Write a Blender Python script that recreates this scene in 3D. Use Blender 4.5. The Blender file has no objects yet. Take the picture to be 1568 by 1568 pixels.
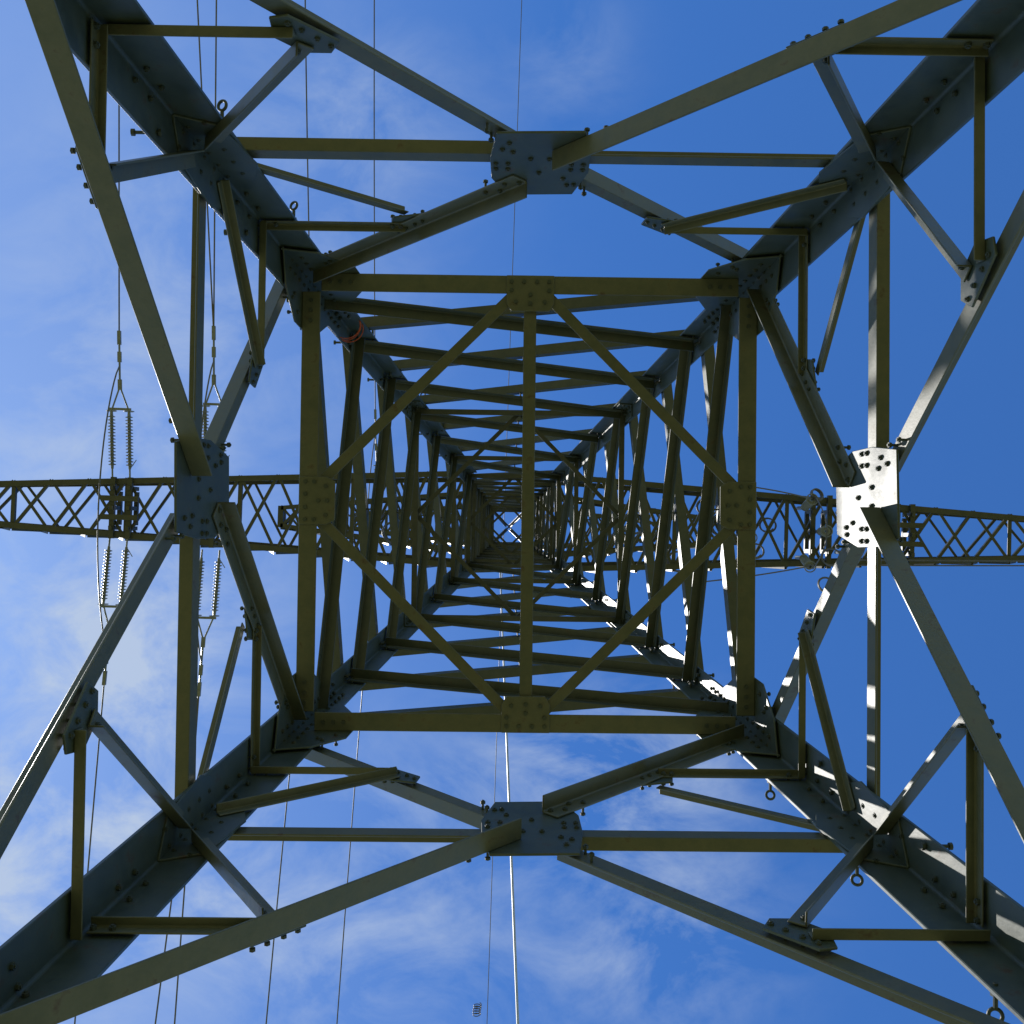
import bpy, math, random
from mathutils import Vector, Matrix
random.seed(4)
ZC=1.6; F=1600.0
Zv=Vector((0,0,1))
def X(h): return 2.385-.105*h if h<=15.7 else .7365-.03*(h-15.7)
def K(h): return .105 if h<=15.7 else .03
FACES=[(Vector((0,-1,0)),Vector((1,0,0))),(Vector((1,0,0)),Vector((0,1,0))),
       (Vector((0,1,0)),Vector((-1,0,0))),(Vector((-1,0,0)),Vector((0,-1,0)))]
# ---------------- materials
def newmat(name):
    m=bpy.data.materials.new(name); m.use_nodes=True
    nt=m.node_tree; b=nt.nodes['Principled BSDF']; return m,nt,b
def steel(name,c1,c2,rust=(.07,.045,.024),rough=.44,spec=.6,metal=0.0,bump=True):
    m,nt,b=newmat(name); N=nt.nodes; L=nt.links
    tc=N.new('ShaderNodeTexCoord')
    n2=N.new('ShaderNodeTexNoise'); n2.inputs['Scale'].default_value=9; n2.inputs['Detail'].default_value=4; n2.inputs['Roughness'].default_value=.72
    L.new(tc.outputs['Object'],n2.inputs['Vector'])
    cr=N.new('ShaderNodeValToRGB'); L.new(n2.outputs['Fac'],cr.inputs[0]); e=cr.color_ramp.elements
    e[0].position=.33; e[0].color=(*c1,1); e[1].position=.60; e[1].color=(*c2,1)
    k=e.new(.73); k.color=(*rust,1)
    L.new(cr.outputs[0],b.inputs['Base Color'])
    r3=N.new('ShaderNodeMapRange'); r3.inputs[3].default_value=rough-.12; r3.inputs[4].default_value=rough+.16
    L.new(n2.outputs['Fac'],r3.inputs[0]); L.new(r3.outputs[0],b.inputs['Roughness'])
    if bump:
        bp=N.new('ShaderNodeBump'); bp.inputs['Strength'].default_value=.2; bp.inputs['Distance'].default_value=.006
        L.new(n2.outputs['Fac'],bp.inputs['Height']); L.new(bp.outputs['Normal'],b.inputs['Normal'])
    b.inputs['Specular IOR Level'].default_value=spec; b.inputs['Metallic'].default_value=metal
    return m
M_leg=steel('painted_steel_green',(.038,.055,.043),(.060,.078,.057))
M_br=steel('painted_steel_olive',(.074,.084,.050),(.104,.106,.060))
M_xb=steel('painted_steel_dark',(.040,.050,.034),(.062,.070,.044))
M_up=steel('weathered_steel',(.034,.041,.031),(.056,.061,.044),bump=False)
M_bolt=steel('bolt_steel',(.042,.055,.044),(.062,.074,.057),bump=False,rough=.55,spec=.4)
M_wire=steel('aluminium_wire',(.07,.07,.07),(.12,.12,.12),rough=.5,bump=False)
M_cable=steel('bright_cable',(.4,.4,.38),(.55,.55,.53),rust=(.4,.4,.38),rough=.4,bump=False)
M_ins=steel('glazed_insulator',(.12,.14,.14),(.2,.22,.22),rust=(.1,.1,.09),rough=.35,bump=False)
M_rope=steel('orange_rope',(.45,.05,.02),(.5,.1,.03),rust=(.4,.08,.04),rough=.8,bump=False)
M_conc=steel('concrete',(.32,.31,.28),(.42,.41,.38),rust=(.2,.19,.17),rough=.8)
# ---------------- mesh builder
class MB:
    def __init__(s): s.v=[]; s.f=[]
    def prism(s,prof,p0,p1,U,V):
        n=len(prof); b=len(s.v)
        for p in (p0,p1):
            for (x,y) in prof: s.v.append(p+U*x+V*y)
        for i in range(n):
            j=(i+1)%n; s.f.append((b+i,b+j,b+n+j,b+n+i))
        s.f.append(tuple(b+i for i in reversed(range(n)))); s.f.append(tuple(b+n+i for i in range(n)))
    def angle(s,p0,p1,U,V,w1,w2,t):
        a=(p1-p0).normalized()
        U=(U-a*U.dot(a)).normalized(); V=(V-a*V.dot(a)-U*V.dot(U)).normalized()
        s.prism([(0,0),(w1,0),(w1,t),(t*1.5,t),(t,t*1.5),(t,w2),(0,w2)],p0,p1,U,V)
    def cyl(s,p0,p1,r,n=6):
        a=(p1-p0).normalized(); U=a.orthogonal().normalized(); V=a.cross(U)
        s.prism([(r*math.cos(2*math.pi*i/n),r*math.sin(2*math.pi*i/n)) for i in range(n)],p0,p1,U,V)
    def box(s,p0,p1,U,V,w,d):
        s.prism([(-w/2,-d/2),(w/2,-d/2),(w/2,d/2),(-w/2,d/2)],p0,p1,U,V)
    def lathe(s,p0,p1,prof,n=12):
        a=(p1-p0); L=a.length; a.normalize(); U=a.orthogonal().normalized(); V=a.cross(U); b=len(s.v)
        for (t,r) in prof:
            for i in range(n):
                an=2*math.pi*i/n; s.v.append(p0+a*(t*L)+U*(r*math.cos(an))+V*(r*math.sin(an)))
        for k in range(len(prof)-1):
            for i in range(n):
                j=(i+1)%n; s.f.append((b+k*n+i,b+k*n+j,b+(k+1)*n+j,b+(k+1)*n+i))
    def torus(s,c,nrm,R,r,n=18,m=8):
        nrm=nrm.normalized(); U=nrm.orthogonal().normalized(); V=nrm.cross(U); b=len(s.v)
        for i in range(n):
            a=2*math.pi*i/n; d=U*math.cos(a)+V*math.sin(a)
            for j in range(m):
                e=2*math.pi*j/m; s.v.append(c+d*(R+r*math.cos(e))+nrm*(r*math.sin(e)))
        for i in range(n):
            for j in range(m):
                i2=(i+1)%n; j2=(j+1)%m
                s.f.append((b+i*m+j,b+i2*m+j,b+i2*m+j2,b+i*m+j2))
    def obj(s,name,mat,parent=None,bevel=0):
        import bmesh
        me=bpy.data.meshes.new(name); me.from_pydata([tuple(v) for v in s.v],[],s.f)
        bm=bmesh.new(); bm.from_mesh(me); bmesh.ops.recalc_face_normals(bm,faces=bm.faces); bm.to_mesh(me); bm.free()
        me.materials.append(mat); o=bpy.data.objects.new(name,me); bpy.context.collection.objects.link(o)
        if parent: o.parent=parent
        if bevel:
            md=o.modifiers.new('b','BEVEL'); md.width=bevel; md.segments=1; md.limit_method='ANGLE'; md.angle_limit=math.radians(40)
            md.harden_normals=False
        return o
pylon=bpy.data.objects.new('electricity_pylon',None); bpy.context.collection.objects.link(pylon)
def P(fc,s,h,off=0):
    n,t=FACES[fc]; return n*(X(h)+off)+t*s+Zv*(h+ZC)
def NF(fc,h): return (FACES[fc][0]+Zv*K(h)).normalized()
def fm(mb,fc,a,b,w,t=.011,perp=1,side=1,w2=None,extra=0):
    if w2 is None: w2=w
    hm=(a[1]+b[1])/2; N=NF(fc,hm); j=random.uniform(0,.0025)+extra
    off=-(.035+j) if perp>0 else (.002+j)
    p0=P(fc,a[0],a[1],off); p1=P(fc,b[0],b[1],off)
    ax=(p1-p0).normalized(); q=N.cross(ax).normalized()
    V=-N if perp>0 else N
    mb.angle(p0+q*side*w/2,p1+q*side*w/2,-q*side,V,w,w2,t)
def plate(mb,fc,poly,off=-.021,t=.013):
    b=len(mb.v); n=len(poly)
    for o in (off,off-t):
        for (s_,h_) in poly: mb.v.append(P(fc,s_,h_,o))
    for i in range(n):
        j=(i+1)%n; mb.f.append((b+i,b+j,b+n+j,b+n+i))
    mb.f.append(tuple(b+i for i in range(n))); mb.f.append(tuple(b+n+i for i in reversed(range(n))))
def bolt(mb,p,N,r=.017,inn=.06,out=.016):
    mb.cyl(p-N*inn,p-N*(inn-.014),r,6); mb.cyl(p-N*(inn+.006),p+N*(out+.004),r*.5,6); mb.cyl(p+N*(out-.012),p+N*out,r,6)
def fbolt(mb,fc,s,h,inn=.060,out=.016,r=.015): bolt(mb,P(fc,s,h,0),NF(fc,h),r,inn,out)
def bolts_line(mb,fc,a,b,n,start=.05,step=.075,row=0,inn=.060,out=.016,r=.015):
    d=Vector((b[0]-a[0],b[1]-a[1])); d.normalize(); q=Vector((-d.y,d.x))
    for i in range(n):
        o=Vector(a)+d*(start+i*step)+q*(row*(1 if i%2 else -1))
        fbolt(mb,fc,o.x,o.y,inn,out,r)
# ---------------- legs
bol=MB(); pl=MB(); low=MB(); hor=MB(); xb=MB(); hup=MB()
hA=7.20; hB=5.57; hC=3.54
ci=1
def corner(sx,sy,h): return Vector((sx*X(h),sy*X(h),h+ZC))
for (sx,sy) in ((-1,-1),(1,-1),(1,1),(-1,1)):
    lg=MB()
    for (h0,h1,w,t) in ((-1.3,7.72,.245,.022),(7.725,15.7,.18,.018),(15.7,25.2,.12,.014)):
        lg.angle(corner(sx,sy,h0),corner(sx,sy,h1),Vector((-sx,0,0)),Vector((0,-sy,0)),w,w,t)
    lg.obj('leg_%d'%ci,M_leg,pylon,bevel=.004)
    sp=MB()
    for (h0,h1,w,t,o) in ((7.2,8.22,.17,.016,.0225),(11.1,11.75,.14,.014,.0185),(15.4,15.95,.1,.012,.0185)):
        c0=corner(sx,sy,h0)+Vector((-sx*o,-sy*o,0)); c1=corner(sx,sy,h1)+Vector((-sx*o,-sy*o,0))
        sp.angle(c0,c1,Vector((-sx,0,0)),Vector((0,-sy,0)),w,w,t)
    sp.obj('leg_splice_%d'%ci,M_leg,pylon,bevel=.003)
    eb=MB()
    if (sx,sy) in ((-1,-1),(1,1)):
        for k,h in enumerate((4.05,5.25,6.45,7.65,8.9,10.1,11.3,12.6,14.0)):
            w=.245 if h<7.7 else .18
            p=corner(sx,sy,h)+Vector((-sx*(w-.03),0,0)); d=Vector((0,sy,0))
            eb.cyl(p-d*.03,p+d*.065,.010,8); eb.torus(p+d*.095,Vector((.35+.1*(k%3),.2-.15*(k%2),1)),.025,.008)
            eb.cyl(p+d*.005,p+d*.02,.02,6)
            p=corner(sx,sy,h-.3)+Vector((0,-sy*(w-.05),0)); d=Vector((sx,0,0))
            eb.cyl(p-d*.04,p+d*.09,.009,8); eb.cyl(p+d*.085,p+d*.1,.018,8); eb.cyl(p-d*.045,p-d*.03,.019,6)
        eb.obj('eye_bolts_%d'%ci,M_bolt,pylon)
    ci+=1
def leg_bolts(fc,sg,h0,h1,n,cols=(.055,.115),inn=.038,r=.015):
    for i in range(n):
        h=h0+(h1-h0)*i/(n-1)
        for c in cols: fbolt(bol,fc,sg*(X(h)-c),h+(.02 if c==cols[0] else -.02),inn,.016,r)
SL={(0,1):1.0,(0,-1):.885,(1,1):.93,(1,-1):.87,(2,1):.985,(2,-1):.95,(3,1):1.03,(3,-1):.79}
for fc in range(4):
    n,t=FACES[fc]
    plate(pl,fc,[(-.265,5.50),(-.23,5.23),(.22,5.21),(.265,5.42),(.27,5.66),(.20,5.93),(-.18,5.95),(-.26,5.74)])
    for sg in (-1,1):
        thickL=(sg>0); thickU=(sg<0); m=SL[(fc,sg)]
        he=(5.44*m-2.225)/(m-.105)
        a=(sg*.10,5.44); b=(sg*(2.325-.105*he),he)
        if thickL: fm(low,fc,a,b,.12,.013,1,-1*sg,w2=.11)
        else: fm(low,fc,a,b,.10,.013,-1,sg)
        bolts_line(bol,fc,a,b,4,.04,.085,.025,inn=.06 if thickL else .044,out=.02)
        d=(b[0]-a[0])/(b[1]-a[1])
        hn={0:4.40,1:4.5,2:4.42,3:4.33}[fc]; sn=a[0]+(hn-a[1])*d
        a2=(sg*.10,5.72); b2=(sg*(X(7.15)-.10),7.15)
        if thickU: fm(low,fc,a2,b2,.115,.012,1,sg,w2=.10)
        else: fm(low,fc,a2,b2,.085,.012,-1,-sg)
        bolts_line(bol,fc,a2,b2,4,.03,.075,.02,inn=.06 if thickU else .044,out=.02)
        d2=(b2[0]-a2[0])/(b2[1]-a2[1]); hm=6.38; sm=a2[0]+(hm-a2[1])*d2
        plate(pl,fc,[(sn-.07*sg,hn+.14),(sn-.12*sg,hn+.05),(sn+.07*sg,hn-.13),(sn+.15*sg,hn-.11),(sn+.16*sg,hn+.03),(sn+.05*sg,hn+.14)],off=-.0215,t=.0125)
        plate(pl,fc,[(sm-.09*sg,hm-.14),(sm-.11*sg,hm-.03),(sm+.06*sg,hm+.11),(sm+.13*sg,hm+.07),(sm+.10*sg,hm-.08)],off=-.0215,t=.0125)
        for q in (-.11,-.04,.04,.11):
            fbolt(bol,fc,sn+q*sg*.7,hn-q*.75,.044 if not thickL else .06,.016,.014)
            fbolt(bol,fc,sm+q*sg*.72,hm+q*.72,.044 if not thickU else .06,.016,.013)
        fm(low,fc,(sn+.06*sg,hn-.03),(sg*(X(hn)-.05),hn-.03),.060,.009,1,1,w2=.05)
        fm(low,fc,(sn+.03*sg,hn+.06),(sg*(X(5.33)-.14),5.33),.085,.010,1,-sg,w2=.07,extra=.003)
        fbolt(bol,fc,sn+.09*sg,hn-.03); fbolt(bol,fc,sn+.14*sg,hn-.03)
        fbolt(bol,fc,sn+.07*sg,hn+.10,.063)
        for c in (.07,.15): fbolt(bol,fc,sg*(X(hn)-c),hn-.03)
        fm(low,fc,(sm+.03*sg,hm+.0),(sg*(X(hm)-.04),hm),.050,.008,1,-1,w2=.045)
        fm(low,fc,(sm+.02*sg,hm-.05),(sg*(X(5.68)-.1),5.68),.055,.008,1 if sg>0 else -1,sg,extra=.003)
        fbolt(bol,fc,sm+.06*sg,hm); fbolt(bol,fc,sm+.11*sg,hm)
        for c in (.06,.13): fbolt(bol,fc,sg*(X(hm)-c),hm)
        fm(hor,fc,(sg*.14,5.58),(sg*(X(5.58)-.03),5.58),.10,.011,-1,1,w2=.075)
        for c in (.17,.235):
            fbolt(bol,fc,sg*c,5.56,.044,.02); fbolt(bol,fc,sg*c,5.62,.044,.02)
        plate(pl,fc,[(sg*(X(5.1)-.03),5.1),(sg*(X(5.2)-.22),5.2),(sg*(X(5.6)-.275),5.62),(sg*(X(5.8)-.2),5.8),(sg*(X(5.8)-.03),5.8)],off=-.0225,t=.012)
        plate(pl,fc,[(sg*(X(6.8)-.03),6.78),(sg*(X(6.85)-.26),6.85),(sg*(X(7.05)-.44),7.06),(sg*(X(7.5)-.44),7.45),(sg*(X(7.9)-.2),7.9),(sg*(X(7.9)-.03),7.9)],off=-.0395,t=.012)
        leg_bolts(fc,sg,5.2,5.75,5,(.06,.15)); leg_bolts(fc,sg,6.95,8.2,13,(.05,.125),inn=.060,r=.016)
        for (ss,hh) in ((.3,6.98),(.36,7.1),(.26,7.02),(.38,7.40),(.3,7.5),(.33,7.3)): fbolt(bol,fc,sg*(X(hh)-ss),hh,.065)
        leg_bolts(fc,sg,11.15,11.7,6,(.045,.1)); leg_bolts(fc,sg,3.2,3.9,5,(.06,.15))
        for h in (4.7,4.86,6.0,6.2): fbolt(bol,fc,sg*(X(h)-.08),h,.04)
    for (s_,h_) in ((-.2,5.4),(.2,5.8),(-.05,5.5),(.05,5.5),(0,5.66)): fbolt(bol,fc,s_,h_,.044)
    # A frame
    xa=X(hA)-.053; e=xa-.13
    hh=hA+ZC
    hor.angle(n*xa-t*e+Zv*hh,n*xa+t*e+Zv*hh,-n,Zv,.125,.12,.012)
    zc=hA+ZC-.002
    c=n*(xa-.125)+Zv*zc
    W,D=.165,.125
    pr=[(-W,D),(W,D),(W,-D*.55),(W*.8,-D),(-W*.8,-D),(-W,-D*.55)]
    hor.prism(pr,c-Zv*.012,c,t,n)
    for (a_,b_) in ((-.13,.08),(-.045,.08),(.045,.08),(.13,.08),(-.13,.02),(.13,.02),(-.1,-.06),(.1,-.06),(0,-.07),(0,-.01)):
        q=c+t*a_+n*b_; bol.cyl(q-Zv*.026,q-Zv*.0125,.015,6); bol.cyl(q,q+Zv*.04,.009,6)
    for sg in (-1,1):
        for k in range(3):
            q=n*(xa-.06)+t*sg*(e-.06-.07*k)+Zv*hh; bol.cyl(q-Zv*.014,q,.015,6)
    hs=[7.62,8.75,10.05,11.42,12.76,14.2,15.7]
    for i in range(len(hs)-1):
        h0,h1=hs[i],hs[i+1]; w=.09-.003*i
        fm(xb,fc,(-(X(h0)-.04),h0+.10),((X(h1)-.04),h1-.05),w,.009,1,1)
        fm(xb,fc,((X(h0)-.04),h0+.10),(-(X(h1)-.04),h1-.05),w,.009,-1,1)
        fbolt(bol,fc,0,(h0*X(h1)+h1*X(h0))/(X(h0)+X(h1)),.045,.03)
        for sg in (-1,1):
            if i:
                for q in (-.1,-.04,.04,.1): fbolt(bol,fc,sg*(X(h0)-.07),h0+q,.05)
    for h in (11.42,14.2,15.7):
        fm(hup,fc,(-(X(h)-.03),h),((X(h)-.03),h),.06,.009,1,-1)
    hs=[15.7+.95*i for i in range(11)]
    for i in range(10):
        h0,h1=hs[i],hs[i+1]
        fm(hup,fc,(-(X(h0)-.03),h0+.04),((X(h1)-.03),h1-.04),.045,.008,1,1)
        fm(hup,fc,((X(h0)-.03),h0+.04),(-(X(h1)-.03),h1-.04),.045,.008,-1,1)
    for h in (17.0,19.5,20.5,23.3,24.1,25.15):
        fm(hup,fc,(-(X(h)-.02),h),((X(h)-.02),h),.05,.008,1,-1,extra=.008)
# diaphragm at A
dia=MB(); xa=X(hA)-.053-.125; z=hA+ZC
def hbar(mb,p0,p1,w,t=.010):
    a=(p1-p0).normalized(); U=Zv.cross(a); mb.angle(p0-U*w/2,p1-U*w/2,U,Zv,w,w,t)
hbar(dia,Vector((0,-xa,z+.014)),Vector((0,xa,z+.014)),.088)
mids=[FACES[i][0]*(xa+.01)+Vector((0,0,z+.0015*i+.014)) for i in range(4)]
for i in range(4):
    a,b=mids[i],mids[(i+1)%4]; ta=FACES[i][1]*.10; tb=-FACES[(i+1)%4][1]*.10
    hbar(dia,a+ta,b+tb,.075)
dia.obj('diaphragm_bracing',M_br,pylon,bevel=.003)
dia=MB()
for h in (11.44,15.74,19.52,23.32):
    x=X(h)-.06; z=h+ZC
    for i in range(4):
        a=FACES[i][0]*x; b=FACES[(i+1)%4][0]*x
        hbar(dia,a+Zv*z,b+Zv*(z+.003*i+.003),.045)
for h in (24.3,):
    x=X(h)-.04; z=h+ZC
    hbar(dia,Vector((-x,-x,z)),Vector((x,x,z)),.03); hbar(dia,Vector((x,-x,z+.02)),Vector((-x,x,z+.02)),.03)
for (sx,sy) in ((-1,-1),(1,-1),(1,1),(-1,1)):
    dia.angle(corner(sx,sy,25.2),Vector((sx*.06,sy*.06,26.9+ZC)),Vector((-sx,0,0)),Vector((0,-sy,0)),.06,.06,.01)
dia.obj('upper_diaphragms',M_up,pylon)
low.obj('lower_bracing',M_br,pylon,bevel=.003); hor.obj('horizontal_struts',M_br,pylon,bevel=.003)
xb.obj('x_bracing',M_xb,pylon); hup.obj('upper_bracing',M_up,pylon)
pl.obj('gusset_plates',M_leg,pylon,bevel=.003); bol.obj('bolts',M_bolt,pylon)
rp=MB()
for k in range(3):
    c=corner(-1,-1,8.35+.05*k)+Vector((.06,.06,0)); rp.torus(c,Vector((.3*(k%2)-.1,.2,1)),.115,.004,28,6)
rp.obj('rope_wrap',M_rope,pylon)
ex=MB()
for fc in range(4):
    fm(ex,fc,(-(X(2.3)-.05),2.3),((X(2.3)-.05),2.3),.11,.011,1,-1)
    for sg in (-1,1): fm(ex,fc,(sg*.1,2.25),(sg*(X(-1.1)-.1),-1.1),.12,.012,sg,1)
ex.obj('base_bracing',M_br,pylon,bevel=.003)
ft=MB()
for (sx,sy) in ((-1,-1),(1,-1),(1,1),(-1,1)):
    c=Vector((sx*(X(-1.5)-.05),sy*(X(-1.5)-.05),0))
    ft.prism([(-.4,-.4),(.4,-.4),(.4,.4),(-.4,.4)],c+Zv*-.4,c+Zv*.32,Vector((1,0,0)),Vector((0,1,0)))
ft.obj('concrete_footings',M_conc,pylon,bevel=.03)
# ---------------- crossarms
TH=math.radians(1.25); R=Matrix.Rotation(TH,3,'Z')
def rv(x,y,h): return R@Vector((x,y,0))+Zv*(h+ZC)
def strut(mb,p0,p1,w=.045,t=.007,up=Zv):
    a=(p1-p0).normalized()
    if abs(a.dot(up))>.95: up=Vector((0,1,0))
    U=up.cross(a).normalized()
    mb.angle(p0-U*w/2,p1-U*w/2,U,up,w,w,t)
def arm(side,h,L,wt,rise,n,cw):
    mb=MB(); x0=X(h)
    B=lambda f,sy: rv(side*(x0+(L-x0)*f),sy*(x0+(wt-x0)*f),h)
    x1=X(h+rise)
    T=lambda f,sy: rv(side*(x1+(L-x1)*f),sy*(x1+(wt-x1)*f),h+rise+( .18-rise)*f)
    for sy in (-1,1):
        mb.angle(B(0,sy),B(1,sy),Vector((0,-sy,0)),Zv,cw,cw,.009)
        mb.angle(T(0,sy),T(1,sy),Vector((0,-sy,0)),-Zv,cw*.9,cw*.9,.009)
    fr=[i/n for i in range(n+1)]
    for i in range(n):
        a,b=fr[i],fr[i+1]
        strut(mb,B(a,-1)+Zv*.012,B(b,1)+Zv*.012,.045); strut(mb,B(a,1)+Zv*.022,B(b,-1)+Zv*.022,.045)
        if i%2==0: strut(mb,T(a,-1),T(b,1),.04)
        else: strut(mb,T(a,1),T(b,-1),.04)
        for sy in (-1,1):
            m=(a+b)/2
            strut(mb,B(a,sy)+Zv*.01,T(m,sy),.04,up=Vector((0,1,0))); strut(mb,T(m,sy),B(b,sy)+Zv*.01,.04,up=Vector((0,1,0)))
        if i%3==2: strut(mb,B(b,-1)+Zv*.03,B(b,1)+Zv*.03,.06)
    strut(mb,B(1,-1),B(1,1),.1); strut(mb,T(1,-1),T(1,1),.1)
    return mb,B
for side,nm in ((-1,'left'),(1,'right')):
    mb,B=arm(side,15.7,9.2,.26,1.15,15,.085)
    for xx in (5.75,6.0,4.5,4.75):
        e=.46 if xx>5 else .55
        mb.box(rv(side*xx,-e,15.68),rv(side*xx,e,15.68),Vector((1,0,0)),Zv,.07,.07)
        mb.box(rv(side*xx,-e*.55,15.98),rv(side*xx,e*.55,15.98),Vector((1,0,0)),Zv,.06,.06)
        for yy in (-.3,0,.3): mb.box(rv(side*xx,yy,15.6),rv(side*xx,yy,16.0),Vector((1,0,0)),Vector((0,1,0)),.05,.06)
    for yy in (-.14,.14): mb.box(rv(side*5.6,yy,15.63),rv(side*6.15,yy,15.63),Vector((0,1,0)),Zv,.08,.06)
    mb.obj('crossarm_lower_'+nm,M_up,pylon)
    mb,B=arm(side,19.5,4.3,.2,1.0,9,.075); mb.obj('crossarm_middle_'+nm,M_up,pylon)
    mb,B=arm(side,23.3,3.5,.18,.8,8,.07); mb.obj('crossarm_upper_'+nm,M_up,pylon)
# ---------------- insulators and lines
def tube(name,pts,r,mat,parent=None):
    cu=bpy.data.curves.new(name,'CURVE'); cu.dimensions='3D'; sp=cu.splines.new('POLY'); sp.points.add(len(pts)-1)
    for i,p in enumerate(pts): sp.points[i].co=(*p,1)
    cu.bevel_depth=r; cu.bevel_resolution=1; cu.materials.append(mat)
    o=bpy.data.objects.new(name,cu); bpy.context.collection.objects.link(o)
    if parent: o.parent=parent
    return o
def insul(mb,p0,p1,r=.062,n=16):
    prof=[(0,.02)]
    for i in range(n):
        t=.06+.88*i/n; d=.88/n
        prof+=[(t,.022),(t+.15*d,r),(t+.35*d,r*.95),(t+.55*d,.026)]
    prof+=[(1,.02)]
    mb.lathe(p0,p1,prof,12)
def catpts(x,y0,z0,dirn,slope,span=230,n=90,dx=0):
    pts=[]
    for i in range(n+1):
        d=span*(i/n)**2.2
        z=z0-slope*d*(1-d/span)
        if z<4.5: z=4.5
        pts.append(R@Vector((x+dx*min(1,d/6),y0+dirn*d,0))+Zv*z)
    return pts
def tension(x,h,arm_e,slope,double=True,ln=.85,wr=.012,twin=0,span=230):
    z0=h+ZC-.05
    ends=[]
    for d in (-1,1):
        mb=MB(); dx=.13 if double else 0
        ya=d*arm_e; yb=ya+d*.12; yc=yb+d*ln; yd=yc+d*.36; ye=yd+d*.8
        zz=lambda y: z0-slope*1.3*(abs(y)-arm_e)
        pt=lambda xx,y: R@Vector((xx,y,0))+Zv*zz(y)
        for s_ in ((-1,1) if double else (0,)):
            mb.cyl(pt(x+s_*dx,ya),pt(x+s_*dx,yb),.014,8)
            insul(mb,pt(x+s_*dx,yb),pt(x+s_*dx,yc),.055)
            mb.cyl(pt(x+s_*dx,yc),pt(x,yd),.013,8)
            mb.torus(pt(x+s_*dx,yc),Vector((0,1,0)),.07,.007,16,6)
        if double: mb.box(pt(x-dx-.03,yc+d*.03),pt(x+dx+.03,yc+d*.03),Vector((0,1,0)),Zv,.035,.02)
        mb.cyl(pt(x,yd),pt(x,ye),.016,8)
        mb.box(pt(x,yd-d*.05),pt(x,yd+d*.1),Vector((1,0,0)),Zv,.06,.02)
        mb.box(pt(x,ye-d*.2),pt(x,ye),Vector((1,0,0)),Zv,.05,.04)
        mb.box(pt(x,yd+d*.35),pt(x,yd+d*.5),Vector((1,0,0)),Zv,.055,.03)
        mb.cyl(pt(x+dx,yb),pt(x+dx+.1,yb+d*.14),.007,6)
        mb.obj('insulator_string',M_ins)
        tube('power_line',catpts(x,ye,zz(ye),d,slope,span),wr,M_wire)
        if twin: tube('power_line',catpts(x,ye-d*.1,zz(ye)+.01,d,slope,span,dx=twin),wr,M_wire)
        ends.append((ye-d*.5,zz(ye-d*.5)))
    (y0,zA),(y1,zB)=ends; pts=[]
    for i in range(33):
        t=i/32; y=y0+(y1-y0)*t; b=4*t*(1-t)
        pts.append(R@Vector((x-.06*b,y,0))+Zv*(zA-.42*b**.7))
    tube('jumper_cable',pts,wr,M_wire)
tension(-5.88,15.7,.46,.12); tension(-4.50,15.7,.58,.12,twin=-.35)
tension(-3.62,19.5,.3,.35,False,span=60); tension(-2.95,23.3,.25,.37,False,span=65)
for d in (-1,1): tube('earth_wire',catpts(-.12,d*.05,26.9+ZC,d,.09),.009,M_wire)
def coil(c,axis,Rr,turns,pitch,name='jumper_coil',r=.011):
    a=axis.normalized(); U=a.orthogonal().normalized(); V=a.cross(U); pts=[]
    for i in range(turns*20+1):
        t=2*math.pi*i/20; rr=Rr*(1+.12*math.sin(i*.37)); pts.append(c+U*rr*math.cos(t)+V*rr*math.sin(t)+a*(pitch*i/20))
    tube(name,pts,r,M_wire)
for (x,y,h) in ((4.35,-.35,15.6),(4.35,.4,15.6),(4.95,-.3,15.6),(4.95,.3,15.6),(3.0,-.5,16.0),(2.7,.6,16.0),(3.5,.1,16),(4.6,.0,15.6)):
    mb=MB(); p=rv(x,y,h); q=rv(x+random.uniform(-.08,.08),y*1.3,h-.55); insul(mb,p,q,.065,11)
    mb.torus(q,q-p,.08,.009,18,6); mb.cyl(p,p+Zv*.35,.03,8); mb.obj('post_insulator',M_ins)
for (x,y,h,Rr) in ((4.5,.75,14.9,.12),(3.0,-.35,16.2,.15),(2.55,.5,16,.17),(3.6,.3,15.5,.12),(5.3,-.1,15.5,.11),(4.4,-.55,15.1,.09),(-1.9,.2,17,.2),(-2.6,-.2,17,.18),(2.1,-.1,18,.2),(3.9,-.1,16,.12),(3.3,-.1,16.4,.2),(4.65,.35,15.2,.14)):
    coil(rv(x,y,h),Vector((random.uniform(-.4,.4),.5,1)),Rr,3,.03)
for (x0,y0,x1,y1,s_) in ((4.35,-.5,4.35,.55,.6),(4.95,-.4,4.95,.5,.5),(3.0,-.65,4.35,-.45,.3),(2.7,.8,4.35,.5,.3),(4.95,.4,8.6,.3,.15),(4.95,.48,8.6,.36,.12)):
    tube('jumper_cable',[rv(x0+(x1-x0)*i/24,y0+(y1-y0)*i/24,15.1-s_*4*(i/24)*(1-i/24)) for i in range(25)],.010,M_wire)
p0=rv(-.20,.6,23.0); p1=Vector((.42,11.9,.15)); pts=[]
for i in range(41):
    t=i/40; p=p0.lerp(p1,t); p.z-=.5*4*t*(1-t); pts.append(p)
tube('stay_cable',pts,.017,M_cable)
coil(rv(-.35,10.2,22.5),Vector((0,1,.1)),.08,5,.05,'vibration_damper',.01)
an=MB(); an.prism([(-.3,-.3),(.3,-.3),(.3,.3),(-.3,.3)],Vector((.42,11.95,-.3)),Vector((.42,11.95,.22)),Vector((1,0,0)),Vector((0,1,0))); an.torus(Vector((.42,11.9,.24)),Vector((1,0,0)),.06,.015)
an.obj('cable_anchor_block',M_conc,None,bevel=.02)
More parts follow.
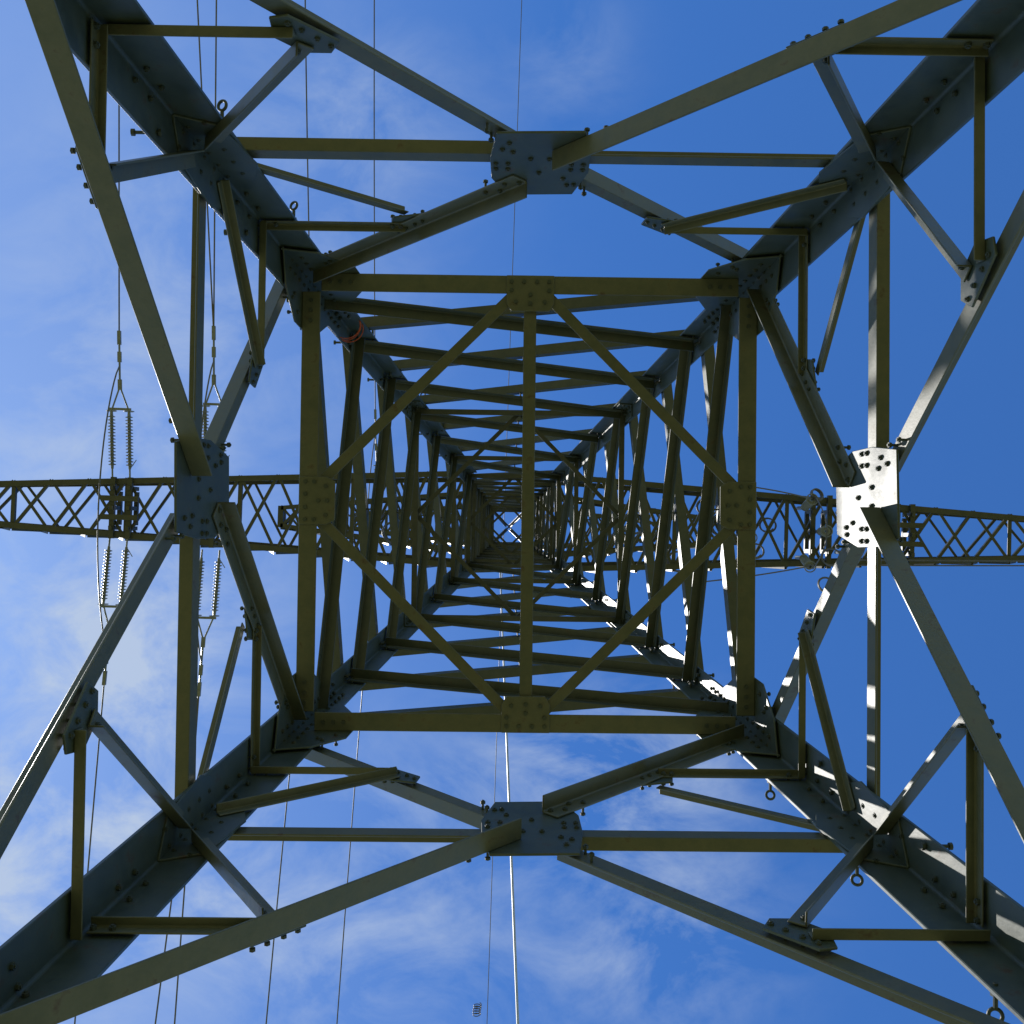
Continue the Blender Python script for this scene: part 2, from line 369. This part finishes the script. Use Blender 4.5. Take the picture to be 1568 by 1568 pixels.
# ---------------- ground
g=MB(); n=60; S=3000
for i in range(n+1):
    for j in range(n+1):
        a=((i/n)*2-1); b=((j/n)*2-1); x=S*a*abs(a)**1.5; y=S*b*abs(b)**1.5
        g.v.append(Vector((x,y,0 if math.hypot(x,y)<14 else .25*math.sin(x*.05)*math.cos(y*.043)-.2)))
for i in range(n):
    for j in range(n):
        k=i*(n+1)+j; g.f.append((k,k+1,k+n+2,k+n+1))
mg,nt,b=newmat('dry_grass'); N=nt.nodes; L=nt.links
tc=N.new('ShaderNodeTexCoord'); no=N.new('ShaderNodeTexNoise'); no.inputs['Scale'].default_value=1.2; no.inputs['Detail'].default_value=4; no.inputs['Roughness'].default_value=.75
L.new(tc.outputs['Object'],no.inputs['Vector']); cr=N.new('ShaderNodeValToRGB'); L.new(no.outputs['Fac'],cr.inputs[0])
cr.color_ramp.elements[0].position=.35; cr.color_ramp.elements[0].color=(.11,.12,.035,1)
cr.color_ramp.elements[1].position=.65; cr.color_ramp.elements[1].color=(.26,.235,.08,1)
L.new(cr.outputs[0],b.inputs['Base Color']); b.inputs['Roughness'].default_value=.95
g.obj('ground',mg)
# ---------------- sun + sky
to_sun=Vector((-.55,.07,.83)).normalized(); EL=math.asin(to_sun.z); sd=to_sun
sl=bpy.data.lights.new('sun','SUN'); sl.energy=5.0; sl.angle=math.radians(.5); sl.color=(1,.96,.9)
so=bpy.data.objects.new('sun',sl); bpy.context.collection.objects.link(so); so.rotation_euler=sd.to_track_quat('Z','Y').to_euler(); so.location=(0,0,60)
w=bpy.data.worlds.new('World'); bpy.context.scene.world=w; w.use_nodes=True; nt=w.node_tree; N=nt.nodes; L=nt.links
bg=N['Background']; bg.inputs['Strength'].default_value=.14
sky=N.new('ShaderNodeTexSky'); sky.sky_type='NISHITA'; sky.sun_disc=False; sky.sun_elevation=EL; sky.sun_rotation=math.atan2(sd.x,sd.y)
sky.dust_density=.15
def M(op,a,b=None,c=None,clamp=False):
    m=N.new('ShaderNodeMath'); m.operation=op; m.use_clamp=clamp
    for i,x in enumerate((a,b,c)):
        if x is None: continue
        if isinstance(x,(int,float)): m.inputs[i].default_value=x
        else: L.new(x,m.inputs[i])
    return m.outputs[0]
tc=N.new('ShaderNodeTexCoord'); sx=N.new('ShaderNodeSeparateXYZ'); L.new(tc.outputs['Generated'],sx.inputs[0])
zz=M('MAXIMUM',sx.outputs[2],.12); cx=M('DIVIDE',sx.outputs[0],zz); cy=M('DIVIDE',sx.outputs[1],zz)
cb=N.new('ShaderNodeCombineXYZ'); L.new(cx,cb.inputs[0]); L.new(cy,cb.inputs[1])
mp=N.new('ShaderNodeMapping'); mp.inputs['Rotation'].default_value=(0,0,math.radians(38)); mp.inputs['Scale'].default_value=(1.0,1.5,1); L.new(cb.outputs[0],mp.inputs[0])
def noise(sc,det,ro,dist=0):
    n=N.new('ShaderNodeTexNoise'); n.noise_dimensions='2D'; n.inputs['Scale'].default_value=sc; n.inputs['Detail'].default_value=det; n.inputs['Roughness'].default_value=ro; n.inputs['Distortion'].default_value=dist
    L.new(mp.outputs[0],n.inputs['Vector']); return n.outputs['Fac']
n1=noise(7.0,8,.62,.3); n2=noise(2.2,3,.5)
blobs=[(190,1000,190,190,1.1),(60,1320,260,220,.95),(930,1180,190,110,1.15),(1010,1430,170,150,.75),(480,1330,300,170,.6),(300,480,300,330,.45),(560,170,150,120,.4),(870,70,90,100,.25),(600,1500,220,140,.35),(80,700,200,200,.3)]
tot=None
for (u,v,ru,rv_,am) in blobs:
    X0=(u-768)/F; Y0=(v-822)/F
    dx=M('DIVIDE',M('SUBTRACT',cx,X0),ru/F); dy=M('DIVIDE',M('SUBTRACT',cy,Y0),rv_/F)
    r2=M('ADD',M('MULTIPLY',dx,dx),M('MULTIPLY',dy,dy))
    gg=M('MULTIPLY',M('POWER',2.718,M('MULTIPLY',r2,-1.0)),am)
    tot=gg if tot is None else M('ADD',tot,gg)
nn=M('MULTIPLY',M('SUBTRACT',n1,.38),3.0,clamp=True)
far=M('MULTIPLY',M('SUBTRACT',M('ADD',M('MULTIPLY',cx,cx),M('MULTIPLY',cy,cy)),.5),1.0,clamp=True)
tot=M('ADD',tot,M('MULTIPLY',far,n2))
dens=M('MULTIPLY',M('MULTIPLY',nn,tot),.75,clamp=True)
haze=M('MULTIPLY',M('MULTIPLY',M('SUBTRACT',.05,cx),.5,clamp=True),M('ADD',.5,n2),clamp=True)
haze=M('MINIMUM',haze,.25)
dens=M('ADD',dens,haze,clamp=True); dens=M('MINIMUM',dens,.85)
hs=N.new('ShaderNodeHueSaturation'); hs.inputs['Saturation'].default_value=1.2; L.new(sky.outputs[0],hs.inputs['Color'])
ti=N.new('ShaderNodeMix'); ti.data_type='RGBA'; ti.blend_type='MULTIPLY'; ti.inputs['Factor'].default_value=1; ti.inputs['B'].default_value=(.68,1.0,1.38,1)
L.new(hs.outputs[0],ti.inputs['A'])
mx=N.new('ShaderNodeMix'); mx.data_type='RGBA'; mx.inputs['B'].default_value=(3.7,4.4,5.5,1)
L.new(dens,mx.inputs['Factor']); L.new(ti.outputs['Result'],mx.inputs['A']); L.new(mx.outputs['Result'],bg.inputs['Color'])
# ---------------- camera
cam=bpy.data.cameras.new('camera'); co=bpy.data.objects.new('camera',cam); bpy.context.collection.objects.link(co)
cam.sensor_width=36; cam.lens=36*F/1568; cam.clip_end=20000; cam.clip_start=.05
fw=Vector((16/F,-38/F,1)).normalized(); th=math.radians(.7)
r=Vector((math.cos(th),-math.sin(th),0)); r=(r-fw*r.dot(fw)).normalized(); up=r.cross(fw)
co.matrix_world=Matrix((( r.x,up.x,-fw.x,-290/F),(r.y,up.y,-fw.y,374/F),(r.z,up.z,-fw.z,ZC),(0,0,0,1)))
sc=bpy.context.scene; sc.camera=co
sc.view_settings.view_transform='Standard'; sc.view_settings.look='None'; sc.view_settings.exposure=0
